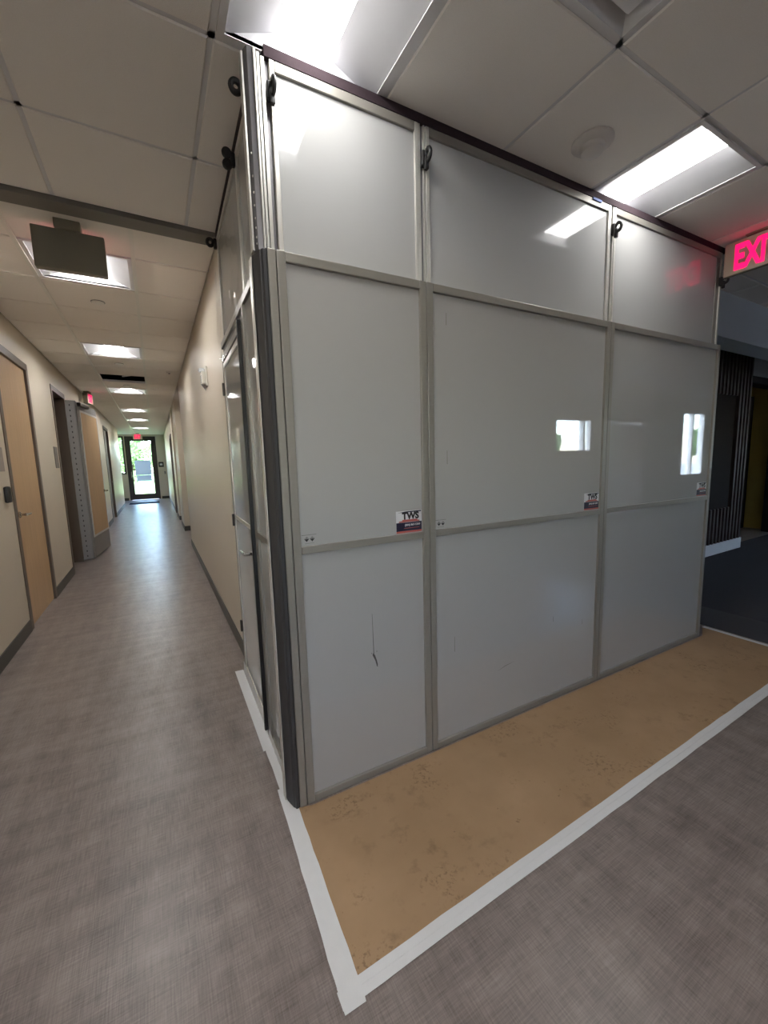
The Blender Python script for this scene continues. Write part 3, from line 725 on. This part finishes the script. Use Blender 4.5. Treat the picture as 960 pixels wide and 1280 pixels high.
MB().box(0, w, -.05, -.016, HU, CE - .003).build('foam_gasket', M_FOAM, td)
side_latch(td, w - .01, 2.665, -.018)
# loose clear plastic taped over the joint above the door
fm, fn, fl, fb = nt('clear_film'); fn.remove(fb)
ft = fn.new('ShaderNodeBsdfTransparent'); fg = fn.new('ShaderNodeBsdfGlossy'); fg.inputs['Roughness'].default_value = 0.06; fx = fn.new('ShaderNodeMixShader'); fx.inputs[0].default_value = 0.09
fl.new(ft.outputs[0], fx.inputs[1]); fl.new(fg.outputs[0], fx.inputs[2]); fl.new(fx.outputs[0], fn['Material Output'].inputs['Surface'])
m = MB(); NX, NZ = 16, 22; gv = []
for i in range(NX + 1):
    for j in range(NZ + 1):
        gv.append(m.bm.verts.new((-.02 + (w + .03) * i / NX, .006 + .006 * math.sin(i * 1.9 + j * .35) + random.uniform(0, .006), 1.98 + .52 * j / NZ)))
for i in range(NX):
    for j in range(NZ): m.bm.faces.new((gv[i * (NZ + 1) + j], gv[(i + 1) * (NZ + 1) + j], gv[(i + 1) * (NZ + 1) + j + 1], gv[i * (NZ + 1) + j + 1]))
m.build('plastic_film', fm, td, True)
# right return of the partition (hidden from the photo's view, closes the room)
rp = empty('partition_panel', F(3.058, 0.005), math.pi / 2 - TH); tag(rp, 'white return panel behind the right end of the partition', 'wall panel', 'side panels of the white partition')
w = 1.07
for x0, x1, z0, z1 in ((.02, .05, .001, CE - .01), (w - .03, w, .001, CE - .01), (.05, w - .03, .001, .03), (.05, w - .03, H1, H1 + .03), (.05, w - .03, CE - .04, CE - .01)):
    MB().box(x0, x1, .035, .075, z0, z1, .002).build('frame_bar', M_ALU, rp)
MB().box(.048, w - .028, .045, .06, .03, CE - .03).build('sheet', M_SKIN, rp)

# ------------------------------------------------------------------ brown paper and tape on the floor
pts = [(0.335, 0.835), (3.675, 0.838), (3.675, 1.45), (3.50, 1.375), (0.44, 1.452), (0.385, 1.47)]
tag(MB().prism(pts, .0004, .0014).build('floor_paper', M_PAPER), 'brown kraft protection paper with dirty footprints before the partition', 'floor paper')
def tape(name, a, b2, wa, wb, z, label, seg=10, jit=.0015, lift=0.0):
    """strip from a to b with half widths; wavy edges, thin"""
    a, b2 = Vector((*a, 0)), Vector((*b2, 0)); d = (b2 - a).normalized(); nrm = Vector((-d.y, d.x, 0)); m = MB()
    L, Rr = [], []
    for i in range(seg + 1):
        k = i / seg; p = a.lerp(b2, k); h = (wa + (wb - wa) * k)
        L.append(p + nrm * (h + random.uniform(-jit, jit))); Rr.append(p - nrm * (h + random.uniform(-jit, jit)))
    m.prism([(p.x, p.y) for p in L] + [(p.x, p.y) for p in Rr[::-1]], z, z + .0007)
    return tag(m.build(name, M_TAPE), label, 'tape', 'white floor tape')
tape('floor_tape', (0.366, 1.60), (0.328, 0.822), .029, .030, .0016, 'white floor tape along the left edge of the brown paper', 14)
tape('floor_tape', (0.297, 0.835), (3.70, 0.838), .022, .025, .0016, 'white floor tape along the front edge of the brown paper', 30)
tape('floor_tape', (0.305, 0.850), (3.70, 0.850), .012, .012, .0024, 'second white tape lapped along the front strip of the paper', 30)
tape('floor_tape', (0.330, 0.862), (0.328, 0.803), .031, .029, .0032, 'short white tape patch at the nearest corner of the paper', 3)
tape('floor_tape', (3.685, 0.82), (3.690, 1.45), .018, .018, .0018, 'white floor tape along the far right edge of the paper', 10)
tape('floor_tape', (0.372, 1.58), (0.372, 1.90), .024, .022, .0006, 'white floor tape at the foot of the slim side panel', 6)
t = empty('floor_tape', (0, 0, 0)); tag(t, 'wrinkled white tape folded up onto the temporary door bottom', 'tape', 'white floor tape')
m = MB(); m.prism([(.340, 1.87), (.388, 1.87), (.405, 2.74), (.352, 2.745)], .0012, .0022); m.build('floor_flap', M_TAPE, t)
for fname, g, fh in (('door_flap', (F(-.0448, .52), F(-.0448, 1.26)), .075), ('panel_flap', (F(-.0448, .13), F(-.0448, .50)), .05)):
  m = MB()
  for i in range(14):
    k0, k1 = i / 14, (i + 1) / 14
    A = (g[0][0] + (g[1][0] - g[0][0]) * k0, g[0][1] + (g[1][1] - g[0][1]) * k0); B = (g[0][0] + (g[1][0] - g[0][0]) * k1, g[0][1] + (g[1][1] - g[0][1]) * k1)
    wv = lambda k: .0015 * math.sin(k * 37)
    h0 = fh + .004 * math.sin(i * 2.1); h1 = fh + .004 * math.sin((i + 1) * 2.1)
    m.face([(A[0] - .004 + wv(k0), A[1], .002), (B[0] - .004 + wv(k1), B[1], .002), (B[0] - .0025, B[1], h1), (A[0] - .0025, A[1], h0)])
  m.build(fname, M_TAPE, t)

# ------------------------------------------------------------------ dim side area on the right
ss = empty('slat_screen', (6.80, 2.49, 0)); tag(ss, 'dark walnut slatted wall screen with white plinth in the dim area', 'wall screen')
MB().box(-.85, .43, 0.04, .10, 0.15, CE - .01).build('backing', M_DARKPANEL, ss)
MB().box(-.85, .44, -.02, .10, 0, 0.15).build('plinth', M_LABELW, ss)
k = 0; x = -.84
while x < .42:
    full = x > -.02
    segs = [(0.15, CE - .01)] if full else [(2.10, CE - .01), (0.15, 0.62)]
    for z0, z1 in segs: MB().box(x, x + .05, -.02, .04, z0, z1, .003).build('slat', M_WALNUT, ss)
    x += .098
MB().box(-.85, -.03, -.005, .04, .62, 2.10).build('dark_inset', M_DARKPANEL, ss)
d6 = struct(empty('door_6'), 'dark framed opening in the dim side area')
for a, b2, z0, z1 in ((7.30, 7.36, 0, 2.44), (8.93, 8.99, 0, 2.44), (7.36, 8.93, 2.34, 2.44)):
    MB().box(a, b2, 2.60, 2.79, z0, z1, .003).build('frame', M_DARKPANEL, d6)

# ------------------------------------------------------------------ windows of the lobby behind the viewer, one of them added for fill
def back_window(name, x0, x1, z0, z1, mull=()):
    t = struct(empty(name)); f = .05
    for a, b2, c, d in ((x0, x0 + f, z0, z1), (x1 - f, x1, z0, z1), (x0 + f, x1 - f, z0, z0 + f), (x0 + f, x1 - f, z1 - f, z1)):
        MB().box(a, b2, -3.12, -3.0, c, d, .003).build('window_frame', M_LABELW, t)
    for q in mull: MB().box(q - .03, q + .03, -3.12, -3.0, z0 + f, z1 - f, .003).build('mullion', M_LABELW, t)
    MB().box(x0 + f, x1 - f, -3.07, -3.064, z0 + f, z1 - f).build('pane', M_GLASS, t)
    return t
w2_ = back_window('window_2', 7.0, 8.15, 1.43, 2.16, (7.9,))
w3_ = back_window('window_3', 11.6, 12.65, .75, 2.4, (12.1,))
w4_ = back_window('window_4', 8.45, 9.95, 0.0, 2.12, (9.2,))
back_window('window_added_fill', -0.8, -0.25, 1.2, 2.3, ())  # unseen window, added to throw daylight onto panels and floor
for k in range(9):
    a = 8.52 + k * .155
    o = MB().box(-.085, .085, -.003, .003, .05, 2.06).build('blind_slat', M_BLIND, w4_); o.location = (a + .06, -2.97, 0); o.rotation_euler = (0, 0, .22)

# ------------------------------------------------------------------ outdoors
struct(MB().box(-60, 60, END + .16, 90, -.3, -.1).build('ground_lawn', M_GRASS), 'sunlit green lawn outside the exit door')
struct(MB().box(-3, 2, END + .17, 21.4, -.1, -.05).build('ground_walk', M_CONC), 'pale concrete walk outside the exit door')
struct(MB().box(-60, 60, -70, -3.17, -.3, -.1).build('ground_back', M_CONC))
def tree(x, y, h, r, label, n=1500, seed=0):
    rnd = random.Random(seed); t = empty('tree', (x, y, -.1)); tag(t, label, 'tree', 'trees outside')
    m = MB(); m.tube((0, 0, 0), (.1, 0, h * .55), .16, 8, .09)
    for k in range(4):
        a = k * 1.7; m.tube((.06, 0, h * (.3 + .06 * k)), (r * .6 * math.cos(a), r * .6 * math.sin(a), h * .65), .06, 6, .02)
    m.build('trunk', M_BARK, t)
    m = MB(); cl = [(rnd.uniform(-.6, .6) * r, rnd.uniform(-.6, .6) * r, h * rnd.uniform(.45, .92), r * rnd.uniform(.35, .55)) for _ in range(12)]
    for _ in range(n):
        cx, cy, cz, cr = rnd.choice(cl); v = Vector((rnd.gauss(0, 1), rnd.gauss(0, 1), rnd.gauss(0, 1))).normalized() * cr * rnd.uniform(.6, 1.05)
        c = Vector((cx, cy, cz)) + v; a = Vector((rnd.gauss(0, 1), rnd.gauss(0, 1), rnd.gauss(0, 1))).normalized(); b2 = a.orthogonal().normalized(); s = rnd.uniform(.12, .24)
        m.face([c + a * s, c + b2 * s * .6, c - a * s, c - b2 * s * .6])
    m.build('crown', M_LEAF, t)
    return t
tree(-2.6, 29, 6.0, 2.0, 'leafy green tree left of the pole outside the exit door', 2200, 1)
tree(-7, 34, 7.0, 2.6, 'leafy tree seen through the narrow side window', 2200, 2)
tree(-2.0, 48, 3.6, 3.0, 'low shrubby tree in the distance beyond the lawn', 2000, 3)
tree(3.4, 52, 3.8, 3.2, 'low distant tree to the right beyond the lawn', 2000, 4)
tree(16.9, -12, 2.6, 0.7, 'tree reflected in the glossy partition panel', 1600, 5)
tree(20.9, -12, 2.3, 0.7, 'second tree reflected in the glossy partition panel', 1600, 6)
tree(36, -14, 3.0, 1.0, 'tree outside the far lobby window', 1600, 8)
t = empty('utility_pole', (0.2, 40, -.1)); tag(t, 'tall utility pole outside the exit door', 'pole')
MB().tube((0, 0, 0), (0, 0, 8.1), .14, 12, .1).build('shaft', M_BARK, t, True)
MB().box(-.9, .9, -.05, .05, 7.3, 7.42, .01).build('crossarm', M_BARK, t)
